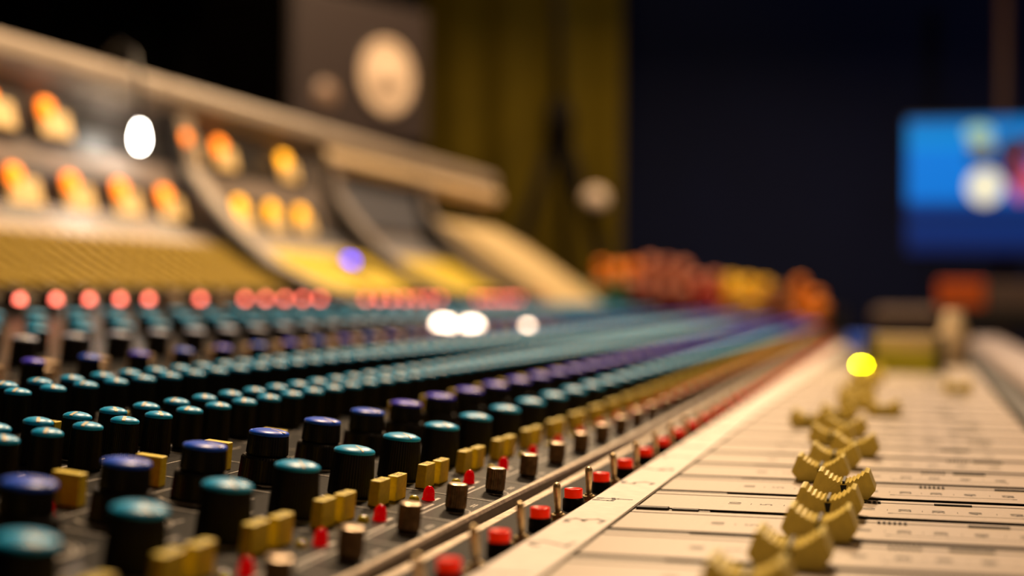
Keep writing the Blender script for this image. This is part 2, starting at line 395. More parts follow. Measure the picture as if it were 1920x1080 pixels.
ME['metal_top'] = mesh('knurled_knob_top', lambda bm: lathe(bm, [(2.7, 7.3), (2.45, 7.5), (1.2, 7.45), (0, 7.42)], 28, 0), ['knurl_top'])
def f_nut(bm):
    lathe(bm, [(2.9, 0), (2.9, .35)], 24, 0); lathe(bm, [(2.3, .35), (2.3, 1.5), (2.0, 1.7)], 6, 0, smooth=False); lathe(bm, [(1.3, 1.7), (1.3, 2.1), (.9, 2.3)], 16, 0)
ME['nut'] = mesh('toggle_nut', f_nut, ['brass'])
def f_lever(bm): lathe(bm, [(.75, 1.6), (.85, 3.5), (1.12, 8.6), (1.1, 9.6), (.75, 10.1), (.3, 10.3), (0, 10.32)], 20, 0)
ME['lever'] = mesh('toggle_lever', f_lever, ['brass'])
def f_rbase(bm): lathe(bm, [(3.1, 0), (3.15, .4), (3.1, 3.2), (2.85, 3.6), (2.0, 3.6)], 36, 0)
ME['rbase'] = mesh('push_button_base', f_rbase, ['black'])
def f_rcap(bm): lathe(bm, [(2.62, 3.5), (2.66, 5.8), (2.62, 6.1), (2.45, 6.25), (2.25, 6.15), (0, 6.15)], 36, 0)
ME['rcap'] = mesh('push_button_cap', f_rcap, ['red_cap'])

# fader cap: hexagonal side view with a concave ribbed saddle
def f_fader(bm):
    n = 11; top = []
    for i in range(n + 1):                       # ribbed saddle from left peak to right peak
        t = -1 + 2 * i / n; x = 6.7 * t; z = 4.9 + 3.6 * abs(t) ** 1.9
        top.append((x, z))
        if i < n:
            tm = -1 + 2 * (i + .62) / n; top.append((6.7 * tm, 4.9 + 3.6 * abs(tm) ** 1.9 + .6))
    outline = [(-7.1, 0.6), (-9.2, 3.4), (-7.3, 8.4)] + top + [(7.3, 8.4), (9.2, 3.4), (7.1, 0.6)]
    hw, hi = 7.1, 6.5
    F = [bm.verts.new((x / 1000, -(hi if z > 3.6 else hw) / 1000, z / 1000)) for x, z in outline]
    B = [bm.verts.new((x / 1000, (hi if z > 3.6 else hw) / 1000, z / 1000)) for x, z in outline]
    m = len(outline)
    bm.faces.new(F); bm.faces.new(B[::-1])
    for i in range(m): bm.faces.new((F[i], B[i], B[(i + 1) % m], F[(i + 1) % m]))
    bmesh.ops.triangulate(bm, faces=[f for f in bm.faces if len(f.verts) > 4])
ME['fader'] = mesh('fader_cap', f_fader, ['fader_cream'])
def f_fline(bm):
    box(bm, -.38, .38, -6.58, 6.58, 4.7, 5.75)
    for y, s in ((-6.52, -1), (6.52, 1)):
        vs = [(-.95, 4.6), (.95, 4.6), (.42, 2.0), (-.42, 2.0)]
        a = [bm.verts.new((x / 1000, (y + (.0 if z > 3 else s * .3)) / 1000, z / 1000)) for x, z in vs]
        b = [bm.verts.new((x / 1000, (y + s * (.1 if z > 3 else .62)) / 1000, z / 1000)) for x, z in vs]
        bm.faces.new(a); bm.faces.new(b[::-1])
        for i in range(4): bm.faces.new((a[i], a[(i + 1) % 4], b[(i + 1) % 4], b[i]))
ME['fline'] = mesh('fader_cap_line', f_fline, ['groove'])
ME['fstem'] = mesh('fader_stem', lambda bm: box(bm, -2.4, 2.4, -.55, .55, -2.6, 1.2), ['groove'])

# scale digits of one fader strip: default font turned to mesh
def text_verts(bm, txt, size, xc, yc, z, mi=0):
    cu = D.curves.new('digits', 'FONT'); cu.body = txt; cu.size = size; cu.align_x = 'CENTER'; cu.align_y = 'CENTER'; cu.resolution_u = 3
    o = D.objects.new('digits', cu); C.objects.link(o)
    dg = bpy.context.evaluated_depsgraph_get(); me = D.meshes.new_from_object(o.evaluated_get(dg))
    base = [bm.verts.new(((xc - v.co.y) / 1000, (yc + v.co.x) / 1000, z / 1000)) for v in me.vertices]
    for p in me.polygons:
        try: f = bm.faces.new([base[i] for i in p.vertices]); f.material_index = mi
        except ValueError: pass
    D.objects.remove(o); D.curves.remove(cu); D.meshes.remove(me)
DIG = [('10', -49), ('5', -40), ('0', -30.2), ('5', -20.5), ('10', -11.3), ('20', -1.4), ('30', 7.7), ('40', 17.6), ('60', 28.6)]
def f_scale(bm):       # local to strip: x absolute, y from the strip start, z at panel top
    z = -59.93
    for t, x in DIG: text_verts(bm, t, 5.2, x, 21.5, z)
    for i in range(len(DIG) - 1):
        xm = (DIG[i][1] + DIG[i + 1][1]) / 2
        ribbon(bm, [(xm, 20.2), (xm, 22.4)], .18, lambda x: -59.99)
    ribbon(bm, [(-5.4, 15.2), (30, 15.2)], .16, lambda x: -59.99)
    ribbon(bm, [(-5.9, 15.2), (-5.0, 15.2)], .8, lambda x: -59.99)
    ribbon(bm, [(29.6, 15.2), (30.4, 15.2)], .8, lambda x: -59.99)
ME['scale'] = mesh('scale_marking', f_scale, ['print'])
def f_fpanel(bm):
    # narrow band (34.6..40.3 in strip coordinates = above the thin line) and wide band; local y 0 = module start
    box(bm, -75, 50.2, 5.4, 33.6, -60.14, -60)
    box(bm, -75, 50.2, 35.1, 39.6, -60.14, -60)
    box(bm, -75, -54, .5, 2.4, -60.14, -60.02, 2)
    box(bm, -75, 50.2, 5.4, 39.6, -62, -60.14, 1)
    box(bm, -75, 50.2, 0.3, 40.1, -64, -62.0, 1)
ME['fpanel'] = mesh('fader_panel', f_fpanel, ['fader_panel', 'groove', 'trim_dark'])
def f_comb(bm):
    for i in range(6): box(bm, i * 1.35, i * 1.35 + .75, -1.1, .6, 0, .55)
ME['comb'] = mesh('contact_comb', f_comb, ['groove'])
ME['bar'] = mesh('black_insert', lambda bm: box(bm, 0, 10.5, -1.0, .4, 0, .5, 0, .15), ['groove'])

def f_kpanel(bm):
    x = [p for p in PROF]
    poly = [(a, b) for a, b in x] + [(a, b - 2.4) for a, b in x[::-1]]
    extr(bm, poly, 0.25, 39.75)
ME['kpanel'] = mesh('knob_panel', f_kpanel, ['dark_panel'])
def f_kpanel2(bm):
    i0 = 4
    x = PROF[:5]; poly = x + [(a, b - 2.4) for a, b in x[::-1]]; extr(bm, poly, 0.25, 39.75)
def arc(cx, cy, r, a0, a1, n=18): return [(cx + r * math.cos(a0 + (a1 - a0) * i / n), cy + r * math.sin(a0 + (a1 - a0) * i / n)) for i in range(n + 1)]
def f_kprint(bm):
    zf = lambda x: pz(x)
    L = [(-117, 1.3)] + [(x, 1.3) for x in (-150, -200, -260, -300, -350, -400, -460, -520)]
    ribbon(bm, L, .45, zf)
    ribbon(bm, [(-126.6, 2), (-126.6, 39)], .55, zf)
    ribbon(bm, [(-128.6, 2), (-128.6, 22)], .8, zf)
    ribbon(bm, [(-130.4, 26), (-130.4, 33)], 1.0, zf)
    ribbon(bm, [(-160, 4), (-160, 12)], .6, zf)
    ribbon(bm, arc(-151, 16, 8.3, -2.4, 2.4), .4, zf)
    ribbon(bm, arc(-178.5, 19, 10.3, -2.4, 2.4), .45, zf)
    ribbon(bm, arc(-178.5, 19, 11.8, -1.2, 1.2), .35, zf)
    ribbon(bm, arc(-121, 18, 4.2, -1.8, 1.8, 12), .35, zf)
    for a in range(-4, 5):
        t = a * .55
        ribbon(bm, [(-151 + 8.6 * math.cos(t), 16 + 8.6 * math.sin(t)), (-151 + 9.8 * math.cos(t), 16 + 9.8 * math.sin(t))], .35, zf)
    for x in (-168, -190, -210): ribbon(bm, [(x, 8), (x, 30)], .35, zf)
    for x in (-118.6, -119.4): ribbon(bm, [(x, 27), (x, 32)], .4, zf)
    for x in (-226, -276, -300, -342, -400, -480): ribbon(bm, [(x, 3), (x, 37)], .6, zf)
ME['kprint'] = mesh('panel_marking', f_kprint, ['panel_print'])
ME['sbut_panel'] = mesh('slope_panel', lambda bm: extr(bm, [(-556, -5), (-585, 8.3), (-620, 29.3), (-636, 40.3), (-636.5, 41.6), (-620, 30.5), (-585, 9.5), (-556, -4.0)], 0.6, 39.4), ['slope'])

ORD = 'first second third fourth fifth sixth seventh eighth ninth tenth eleventh twelfth thirteenth fourteenth fifteenth sixteenth seventeenth eighteenth nineteenth'.split()
TENS = {20: 'twentieth', 30: 'thirtieth', 40: 'fortieth', 50: 'fiftieth'}
TN = {2: 'twenty', 3: 'thirty', 4: 'forty', 5: 'fifty'}
def ordw(n):
    if n < 20: return ORD[n - 1]
    return TENS[n] if n % 10 == 0 else TN[n // 10] + '-' + ORD[n % 10 - 1]
WNUM = {-1: 'two', 0: 'three', 1: 'four', 2: 'five', 3: 'six', 4: 'seven', 5: 'eight'}
# fader positions read per strip: k -> x of the cap centre
FX = {-4: -30, -3: -34, -2: -31, -1: -25.6, 0: -21.6, 1: -21.6, 2: -19.2, 3: -28.2, 4: -26, 5: -20.5, 6: -31, 7: -27, 8: -45, 9: -34, 10: -13.5, 11: -29.5, 12: -27.6, 13: -33, 14: -30, 15: 28, 16: -32, 17: -27, 18: -30, 19: -34, 20: -29, 21: -31, 22: -28, 23: -33}
KMIN, KMAX, KF = -4, 52, 23
for k in range(KMIN, KMAX + 1):
    rnd = random.Random(100 + k)
    ys = 375 + 40 * k; near = k <= DETAIL
    n = k - KMIN + 1
    if k in WNUM:
        lab = 'channel strip beside the handwritten number %s, black knobs with teal and blue caps' % WNUM[k]
    elif k <= KF: lab = 'blurred channel strip with cream fader cap, %s counting from the front' % ordw(n)
    else: lab = 'far blurred channel strip without fader, %s counting from the front' % ordw(n)
    root = empty('channel_strip', (-100, ys, -62), lab, 'channel strip', 'channel strips side by side on the mixing desk')
    def rl(x, dy, dz=0.0, z=None): return (x + 100, dy, (pz(x) if z is None else z) + 62 + dz)
    put('knob_panel', ME['kpanel'], root, (100, 0, 62))
    if k < 32: put('panel_marking', ME['kprint'], root, (100, 0, 62))
    if k <= KF:
        put('fader_panel', ME['fpanel'], root, (100, 0, 62), None, 'pale fader panel with dark slot')
        put('scale_marking', ME['scale'], root, (100, -1.5 + 0.0, 62))
        fx = FX[k]
        fo = put('fader_cap', ME['fader'], root, (fx + 100, 2.4, 2.0), None, 'cream fader cap')
        put('centre_line', ME['fline'], fo); put('fader_stem', ME['fstem'], fo)
        if k >= -1:
            cx = {0: -8.5, 1: -16, 2: 2.6, 3: 3.5}.get(k, rnd.uniform(-18, 14))
            put('contact_comb', ME['comb'], root, (cx + 100, 33.4, 2.0))
            put('black_insert', ME['bar'], root, ({0: 14.5, 1: 6.5, 2: 25.1}.get(k, rnd.uniform(5, 24)) + 100, 33.9, 2.0))
        if k == 1: put('black_tape', mesh('black_tape', lambda bm: (box(bm, 0, 9, -2.2, 1.0, 0, .8, 0, .2), box(bm, 10, 17.5, -2.0, .6, 0, .6, 0, .2)), ['groove']), root, (100 - 74.5, 1.6, 2.0))
    if k <= 37:
        # switch row
        t = put('toggle_switch', ME['nut'], root, rl(-98 + 4.2, 26.2, 0, -62), None, 'brass toggle switch')
        tl = put('toggle_lever', ME['lever'], t); tl.rotation_euler = (0, rnd.choice([-.05, -.08, .0]), rnd.uniform(-.2, .2))
        b = put('push_button', ME['rbase'], root, rl(-96.6 + 2.6, 6.2, 0, -62), None, 'black push button with red cap')
        put('button_cap', ME['rcap'], b)
    if k <= 40:
        mk = put('knurled_knob', ME['metal'], root, rl(-121, 18), rotq(-121, rnd.uniform(0, 6)), 'small knurled bronze knob')
        if near: put('knob_top', ME['metal_top'], mk)
        else: put('knob_top', ME['metal_top'], mk)
    put('red_led', ME['led'], root, rl(-132, 27.8), rotq(-132))
    put('yellow_led', ME['yled'], root, rl(-134.5, 22.5), rotq(-132))
    put('yellow_button', ME['ybut'], root, rl(-140.2, 9.0), rotq(-140))
    put('yellow_button', ME['ybut'], root, rl(-139.6, 21.2), rotq(-140))
    a1 = -.75 + rnd.uniform(-.15, .15)
    knob(root, rl, 'large', 'teal' if k < 36 else 'blue', -151.2, 16.2, a1, near)
    knob(root, rl, 'dual', 'blue' if k < 3 else 'violet', -178.3, 18.8, -.35 + rnd.uniform(-.2, .2), near)
    put('yellow_button', ME['ywide'], root, rl(-197, 26), rotq(-197, .05))
    put('yellow_button', ME['ywide2'], root, rl(-187.5, 34.0), rotq(-190, .05))
    put('red_led', ME['led'], root, rl(-193, 12), rotq(-196))
    far = 'teal' if k < 38 else 'blue'
    for j in (0, 1):
        knob(root, rl, 'small', far, -220.5, 12.8 + 20 * j, rnd.uniform(-1.6, -.8), near)
        knob(root, rl, 'small', far, -233, 8 + 20 * j, rnd.uniform(-1.6, -.8), near)
        knob(root, rl, 'small', far, -272.6, 18.5 + 20 * j, rnd.uniform(-1.6, -.8), near)
        knob(root, rl, 'small', far, -284.5, 9.5 + 20 * j, rnd.uniform(-1.6, -.8), near)
    put('yellow_button', ME['ywide2'], root, rl(-248, 20), rotq(-248))
    knob(root, rl, 'slim', 'violet' if k % 2 else 'blue', -320, 0.5, rnd.uniform(-2, 1), near)
    put('beige_button', ME['beige'], root, rl(-332, 24), rotq(-340))
    put('beige_button', ME['beige'], root, rl(-347, 12), rotq(-340))
    if k <= 45:
        knob(root, rl, 'wide', 'lilac' if k < 30 else 'teal', -375, 39.5, rnd.uniform(-2, 1), False)
        knob(root, rl, 'wide', 'teal', -402, 11, rnd.uniform(-2, 1), False)
        knob(root, rl, 'wide', 'teal', -430, 15, rnd.uniform(-2, 1), False)
        knob(root, rl, 'wide', 'teal', -458, 18, rnd.uniform(-2, 1), False)
        if k in (15, 17): put('beige_button', ME['beige'], root, rl(-529, 31, 4), rotq(-515))
        else: put('lit_led', ME['pled'], root, rl(-529, 31), rotq(-515), 'glowing pink-red indicator light')
        knob(root, rl, 'wide', 'black', -545, 3.5, 0, False, 0)
    if k < 42:
        put('slope_panel', ME['sbut_panel'], root, (100, 0, 62), None, 'olive sloped panel')
        for i in range(7):
            t = i / 6; x = -568 - 62 * t
            for j in (0, 1):
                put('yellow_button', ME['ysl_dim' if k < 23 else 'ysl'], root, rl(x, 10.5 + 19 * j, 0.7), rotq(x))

# lit buttons on the surface; the white ones are painted lamp reflections
def lit(name, x, y, r, m, label, h=5, z=None):
    o = wput(name, mesh(name, lambda bm: (lathe(bm, [(r, 0), (r, h - r * .9)], 24, 1), lathe(bm, [(r, h - r * .9), (r, h - r * .4), (r * .6, h), (0, h)], 24, 0)), [m, 'black']), (x, y, pz(x) if z is None else z), rotq(x))
    return tag(o, label, 'indicator light')
lit('button_or_glint', -364, 1146, 8.5, 'white_highlight', 'warm white glow standing in for a lamp reflection, leftmost on the desk', 15)
lit('button_or_glint', -350, 1176, 8, 'white_highlight', 'warm white glow standing in for a lamp reflection, right of the leftmost', 15)
lit('button_or_glint', -316, 1226, 3.6, 'white_highlight', 'small white glow standing in for a lamp reflection, right end of the group', 15)
lit('button_or_glint', -617, 1590, 6.5, 'lit_blue', 'glowing blue button low on the second meter bridge section', 6, 35)
tag(wput('added_dark_plate', mesh('added_dark_plate', lambda bm: box(bm, -21, 21, -38, 30, 0, 7, 0, .5), ['stand_black']), (-617, 1590, 28), rotq(-617)), 'small black plate added to darken the ground behind the glowing blue button', 'plate')  # added plate keeps the yellow buttons out of the blurred blue glow
lit('button_or_glint', -36, 1140, 4.4, 'lit_yellow', 'glowing yellow round button at the far end of the faders', 12, -59.9)

# ---------------------------------------------------------------- meter bridge
M['rail_highlight'] = mat('rail_highlight_cream', (0.85, 0.66, 0.42), 0.35)
br = empty('meter_bridge', (-715, 1300, 65), 'long metal meter bridge running along the back of the mixing desk', 'meter bridge')
def bput(name, me, label=None): return put(name, me, br, (715, -1300, -65), None, label)
def f_house(bm):
    extr(bm, [(-674, 70), (-676, 82), (-699, 172), (-760, 172), (-760, 67.8), (-674, 67.8)], Y0, 2038)
bput('housing', mesh('bridge_housing', f_house, ['bridge']))
def f_lip(y0, y1):
    return lambda bm: extr(bm, [(-699, 172.2), (-690, 176), (-686, 186), (-688, 198), (-696, 205), (-712, 208), (-765, 208), (-765, 172.2)], y0, y1)
for a, b in ((Y0, 1298), (1302, 1678), (1682, 2034), (2042, 2460)):
    bput('top_rail', mesh('top_rail', f_lip(a, b), ['bridge_light']))
def face_pt(z, o=0.6):         # x on the bridge face at height z
    return -676 - (z - 82) * 23 / 90 + o
def f_band(z0, z1, y0, y1, th=1.2):
    return lambda bm: extr(bm, [(face_pt(z0, .2), z0), (face_pt(z0, th), z0), (face_pt(z1, th), z1), (face_pt(z1, .2), z1)], y0, y1)
bput('black_band', mesh('black_band', lambda bm: extr(bm, [(-652, 51.9), (-673.9, 70.4), (face_pt(98, .2), 98), (face_pt(98, 1.4), 98), (-672.6, 72), (-651.4, 53.4)], Y0, 1640), ['bridge_dark']))
bput('lower_trim', mesh('lower_trim', lambda bm: extr(bm, [(-637, 41.2), (-651, 51.1), (-650.6, 53.2), (-636.6, 43.4)], Y0, 2036), ['bridge_light']))
bput('lower_panel', mesh('lower_panel', lambda bm: extr(bm, [(-652, 51.9), (-673.9, 70.4), (-672.9, 71.6), (-651.4, 53)], 1641, 2036), ['bridge_grey']))
bput('black_band', mesh('black_band', f_band(122, 158, Y0, 1640), ['bridge_dark']))
bput('blank_panel', mesh('blank_panel', f_band(84, 166, 1722, 2036, 2.5), ['bridge_grey']), 'plain grey panel without meters')
TILT = math.atan2(23, 90)
def f_mframe(bm): box(bm, 0, 3.5, -26, 26, -15, 15, 0, .6)
def f_mface(bm): box(bm, 3.4, 4.2, -22, 22, -12.5, 9.5, 0, .2)
def f_mneedle(bm): extr(bm, [(-.8, -11), (.8, -11), (9, 6), (8.4, 6.3)], 4.2, 4.7, 0, 'X')
def f_mbulb(bm): lathe(bm, [(0, -8), (4, -6.5), (7, -2), (7.5, 1.5), (5, 6.5), (2, 8.8), (0, 9.2)], 20, 0, (5.0, -14, 9))
ME['mframe'] = mesh('meter_frame', f_mframe, ['bridge_dark'])
ME['mface'] = mesh('meter_face', f_mface, ['meter_face'])
ME['mneedle'] = mesh('meter_needle', f_mneedle, ['print'])
ME['mbulb'] = mesh('meter_lamp', f_mbulb, ['meter_bulb']); ME['mbulby'] = mesh('meter_lamp_yellow', f_mbulb, ['meter_bulb_y'])
def meter(y, z, yel=False):
    y -= 18; z -= 7
    o = put('level_meter', ME['mframe'], br, (face_pt(z, 1.2) + 715, y - 1300, z - 65), (0, -TILT, 0), 'amber lit level meter')
    put('meter_face', ME['mface'], o); put('needle', ME['mneedle'], o); put('meter_lamp', ME['mbulby' if yel else 'mbulb'], o)
for i in range(-1, 8):
    meter(1046 + 80 * i + (14 if i == 4 else 0), 86, i > 4)
for y in (1032, 1113, 1352, 1430, 1592): meter(y, 146, y > 1500)
for a, b in ((1686, 2034), (2042, 2464)):
    bput('highlight_strip', mesh('highlight_strip', lambda bm: extr(bm, [(-698.6, 150), (-684, 153), (-680, 163), (-684, 172), (-689, 175.5), (-697.6, 172)], a, b), ['rail_highlight']))  # bright strip paints the highlight along the rail's lower edge
# dividers between bridge sections, following the curve of the desk
RID = [(-688, 172), (-676, 120), (-655, 92), (-627, 62), (-586, 27), (-545, 8), (-505, -6)]
def f_div(y0, y1, hgt=0.0):
    def fn(bm):
        under = [(-505, pz(-505) + .1), (-550, pz(-550) + .1), (-585, pz(-585) + .1), (-620, pz(-620) + .1), (-650, pz(-650) + .1), (-673, 70.2), (-675, 83), (-697, 171)]
        extr(bm, [(x + hgt, z + hgt) for x, z in RID] + under, y0, y1)
    return fn
for yc, m, lb in ((1303, 'bridge_light', 'pale curved divider'), (1684, 'bridge', 'brown-grey curved divider'), (2036, 'bridge', 'far brown-grey curved divider')):
    d = bput('divider', mesh('divider', f_div(yc - 8, yc + 4, 1.5), ['bridge_dark']), lb)
    p = put('divider_trim', mesh('divider_trim', f_div(yc + 4.2, yc + 38), [m]), d)
def f_end(bm):
    poly = [(-500, -15), (-545, 20), (-590, 52), (-640, 86), (-690, 112), (-720, 112), (-760, 66), (-674, 70.5), (-650, 50.5), (-620, 29.5), (-585, 8.4), (-550, -7.6), (-520, -17.3)]
    extr(bm, poly, 2130, 2460)
M['end_cream'] = mat('cream_end_cover', (0.72, 0.55, 0.28), 0.4)
bput('end_cover', mesh('end_cover', f_end, ['end_cream']), 'cream sloped cover at the far end')
for y in (2060, 2440): bput('post', mesh('post', lambda bm, y=y: box(bm, -745, -725, y, y + 18, 67 if y < 2100 else 90, 172), ['bridge_dark']))

# gooseneck lamp with a bright bulb
gl = empty('gooseneck_lamp', (-725, 1240, 208), 'small gooseneck lamp with a glaring white bulb on the meter bridge', 'lamp')
M['bulb'] = mat('lamp_bulb', (1, 1, 1), 0.3, emit=(1, 0.93, 0.80), estr=30)
put('neck', mesh('neck', lambda bm: tube(bm, [(0, 0, 0), (4, -2, 14), (20, -10, 20), (44, -26, 8), (58, -40, -22), (62, -46, -60)], 2.2), ['bridge_dark']), gl)
put('base', mesh('base', lambda bm: lathe(bm, [(9, 0), (9, 3), (5, 5)], 20, 0), ['bridge_dark']), gl)
put('bulb', mesh('bulb', lambda bm: lathe(bm, [(0, -22), (3.5, -20), (5, -15), (5, -10), (3, -2), (2, 0)], 20, 0, (62, -46, -60)), ['bulb']), gl)

# ---------------------------------------------------------------- small things on and behind the far end
M['chartreuse'] = mat('chartreuse_cover', (0.45, 0.42, 0.02), 0.6)
M['brown'] = mat('brown_leather', (0.13, 0.085, 0.065), 0.55)
M['orange_box'] = mat('orange_card', (0.75, 0.13, 0.01), 0.5)
M['cream_plastic'] = mat('cream_plastic', (0.62, 0.48, 0.30), 0.4)
def f_master(bm): box(bm, -75, 50.2, 1335.2, 1900, -64, -60.3, 0, .4)
o = tag(wput('master_panel', mesh('master_panel', f_master, ['slope'])), 'blurred brown master panel beyond the last cream fader', 'control panel')
nb = empty('notebook', (-5, 1240, -60), 'chartreuse yellow notebook standing folded on the far faders', 'notebook')
put('cover', mesh('cover', lambda bm: extr(bm, [(-32, 0), (30, 0), (30, 1.4), (26, 16), (-26, 16), (-32, 1.4)], -14, 10), ['chartreuse']), nb)
put('pages', mesh('pages', lambda bm: box(bm, -24, 24, -10, 8, 16, 30, 0, 1), ['cream_plastic']), nb)
for s in (-1, 1): put('black_clip', mesh('black_clip', lambda bm: box(bm, s * 27 - 4, s * 27 + 4, -20, -14.2, 0, 30, 0, 1), ['bridge_dark']), nb)
tag(wput('plastic_bottle', mesh('plastic_bottle', lambda bm: lathe(bm, [(13, 0), (14, 2), (14, 26), (12, 33), (9, 38), (9, 46), (7, 48)], 28, 0, botcap=True), ['cream_plastic']), (37, 1310 + 120, -60.3)), 'cream plastic bottle standing at the far end of the faders', 'bottle')
tag(wput('blue_button_block', mesh('blue_button_block', lambda bm: box(bm, -16, 16, -10, 10, 0, 16, 0, 2), ['blue']), (-58, 1830, -60.3)), 'small deep blue block at the far edge of the desk', 'box')

# coloured controls on the end unit
eu = empty('patch_unit', (-300, 2620, FZ), 'rack unit at the far end covered with red, orange and yellow knobs', 'patch unit')
def etop(x): return 1 + (-(x) - 300) * 0.135       # height of its front edge
def f_unit(bm):
    for j in range(3): extr(bm, [(-570, FZ), (-110, FZ), (-110, etop(-110) - 46 + 24 * j), (-570, etop(-570) - 46 + 24 * j)], 2510 + 60 * j, 2569.9 + 60 * j)
def eput(name, me, loc=(0, 0, 0), label=None, rot=None): return put(name, me, eu, (loc[0] + 300, loc[1] - 2620, loc[2] - FZ), rot, label)
eput('cabinet', mesh('cabinet', f_unit, ['bridge_dark']))
CC = {'orange': (1.0, 0.30, 0.01), 'red': (0.5, 0.015, 0.01), 'yellow': (1.0, 0.62, 0.01), 'pink': (0.62, 0.22, 0.13), 'green': (0.01, 0.12, 0.04), 'purple': (0.1, 0.01, 0.14), 'dark_red': (0.16, 0.008, 0.006), 'brown': (0.3, 0.12, 0.03)}
for c, v in CC.items(): M['plug_' + c] = mat('plug_' + c, v, 0.3, coat=0.3)
def f_plug(bm): lathe(bm, [(11, -3), (14, 4), (14, 20), (12, 27), (6, 30), (0, 31)], 24, 0)
PL = {c: mesh('plug_' + c, f_plug, ['plug_' + c]) for c in CC}
rr = random.Random(5)
for row in range(3):
    for i in range(14):
        x = -548 + i * 29.5 + (row % 2) * 12
        if x > -128: continue
        f = (x + 505) / 395
        if row == 2: c = 'orange' if f < .06 else ('pink' if f < .45 else 'yellow' if f < .62 else rr.choice(['yellow', 'orange', 'brown']))
        elif row == 1: c = 'orange' if f < .04 else ('pink' if f < .3 else 'red' if f < .5 else 'yellow' if f < .6 else 'brown' if f < .75 else 'orange')
        else: c = 'green' if f < .1 else ('dark_red' if f < .5 else 'brown' if f < .65 else rr.choice(['dark_red', 'red', 'orange']))
        q = eput('coloured_knob', PL[c], (x, 2540 + row * 60, etop(x) - 46 + row * 24), c.replace('_', ' ') + ' knob', (0, math.atan(0.135), 0))
        g = rr.choice((.85, 1.0, 1.15)); q.scale = (g, g, rr.choice((.9, 1.1, 1.5)))

# ---------------------------------------------------------------- loudspeaker on a stand
a = math.atan2(0.906, 0.42)          # direction of the baffle's width
sp = empty('loudspeaker', (-1083.5, 3000, 324), 'dark studio loudspeaker with a pale round woofer in front of the black curtain', 'loudspeaker', None, a)
M['spk'] = mat('loudspeaker_cabinet', (0.035, 0.026, 0.024), 0.5, noise=0.2, nscale=5)
M['baffle'] = mat('loudspeaker_baffle', (0.045, 0.033, 0.031), 0.5)
M['cone'] = mat('paper_cone', (0.80, 0.62, 0.45), 0.6)
M['tweeter'] = mat('tweeter_dome', (0.30, 0.20, 0.14), 0.45)
put('cabinet', mesh('cabinet', lambda bm: box(bm, -271, 133, 6, 290, 0, 296, 0, 4), ['spk']), sp)
put('baffle', mesh('baffle', lambda bm: box(bm, -265, 127, 0, 6.2, 6, 290, 0, 2), ['baffle']), sp)
def disc(profile, mi=0, n=40):
    def fn(bm):
        lathe(bm, profile, n, mi)
        for v in bm.verts: v.co = Vector((v.co.x, -v.co.z, v.co.y))
    return fn
put('woofer', mesh('woofer', disc([(80, 0), (79, 3), (72, 4), (66, 2), (30, -0), (28, 3), (18, 9), (0, 12)]), ['cone']), sp, (0, -.5, 137), None, 'pale woofer cone')
put('woofer_ring', mesh('woofer_ring', disc([(88, 0), (88, 2), (80.5, 3), (80.5, 0)]), ['spk']), sp, (0, -.3, 137))
put('tweeter', mesh('tweeter', disc([(30, 0), (28, 2), (24, 3), (18, 9), (0, 13)]), ['tweeter']), sp, (-176, -.5, 80), None, 'small brown tweeter')
ss = empty('speaker_stand', (-1083.5, 3000, FZ), 'black stand holding up the loudspeaker behind the desk', 'stand', None, a)
put('pole', mesh('pole', lambda bm: tube(bm, [(-70, 150, 20), (-70, 150, 324 - FZ - 12)], 22, 16), ['bridge_dark']), ss)
put('top_plate', mesh('top_plate', lambda bm: box(bm, -190, 50, 40, 260, 324 - FZ - 12, 324 - FZ), ['bridge_dark']), ss)
put('base_plate', mesh('base_plate', lambda bm: box(bm, -220, 80, 10, 290, 0, 20), ['bridge_dark']), ss)

# ---------------------------------------------------------------- tripod stand before the ochre curtain
ts = empty('tripod_stand', (-775, 3300, FZ), 'dark tripod stand silhouetted in front of the ochre curtain', 'tripod')
H = 415 - FZ
put('pole', mesh('pole', lambda bm: tube(bm, [(0, 0, H - 60), (-4, 0, H + 180), (-20, 0, H + 470)], [15, 12, 12]), ['stand_black']), ts)
put('hub', mesh('hub', lambda bm: lathe(bm, [(20, 0), (34, 20), (34, 70), (22, 110)], 20, 0, (0, 0, H - 80)), ['stand_black']), ts)
put('head', mesh('head', lambda bm: box(bm, -70, 30, -40, 40, H + 400, H + 520, 0, 18), ['stand_black']), ts)
for lx, ly in ((-400, -60), (400, -60), (0, 330)):
    put('leg', mesh('leg', lambda bm: tube(bm, [(0, 0, H - 20), (lx, ly, 8)], [16, 13]), ['stand_black']), ts)
M['pale_highlight'] = mat('pale_highlight_disc', (0.85, 0.68, 0.52), 0.35)
put('highlight_disc', mesh('highlight_disc', disc([(24, 0), (28, 6), (28, 16), (0, 20)]), ['pale_highlight']), ts, (93, -34, 212 - FZ), None, 'pale round disc standing in for a highlight')  # pale disc added to give the blurred highlight on the leg
spot('added_spot_highlight', (-0.4, 2.4, 2.3), (-0.68, 3.27, 1.07), 8, WARM, 7, 0.5)  # added spot aimed at the pale disc to brighten it

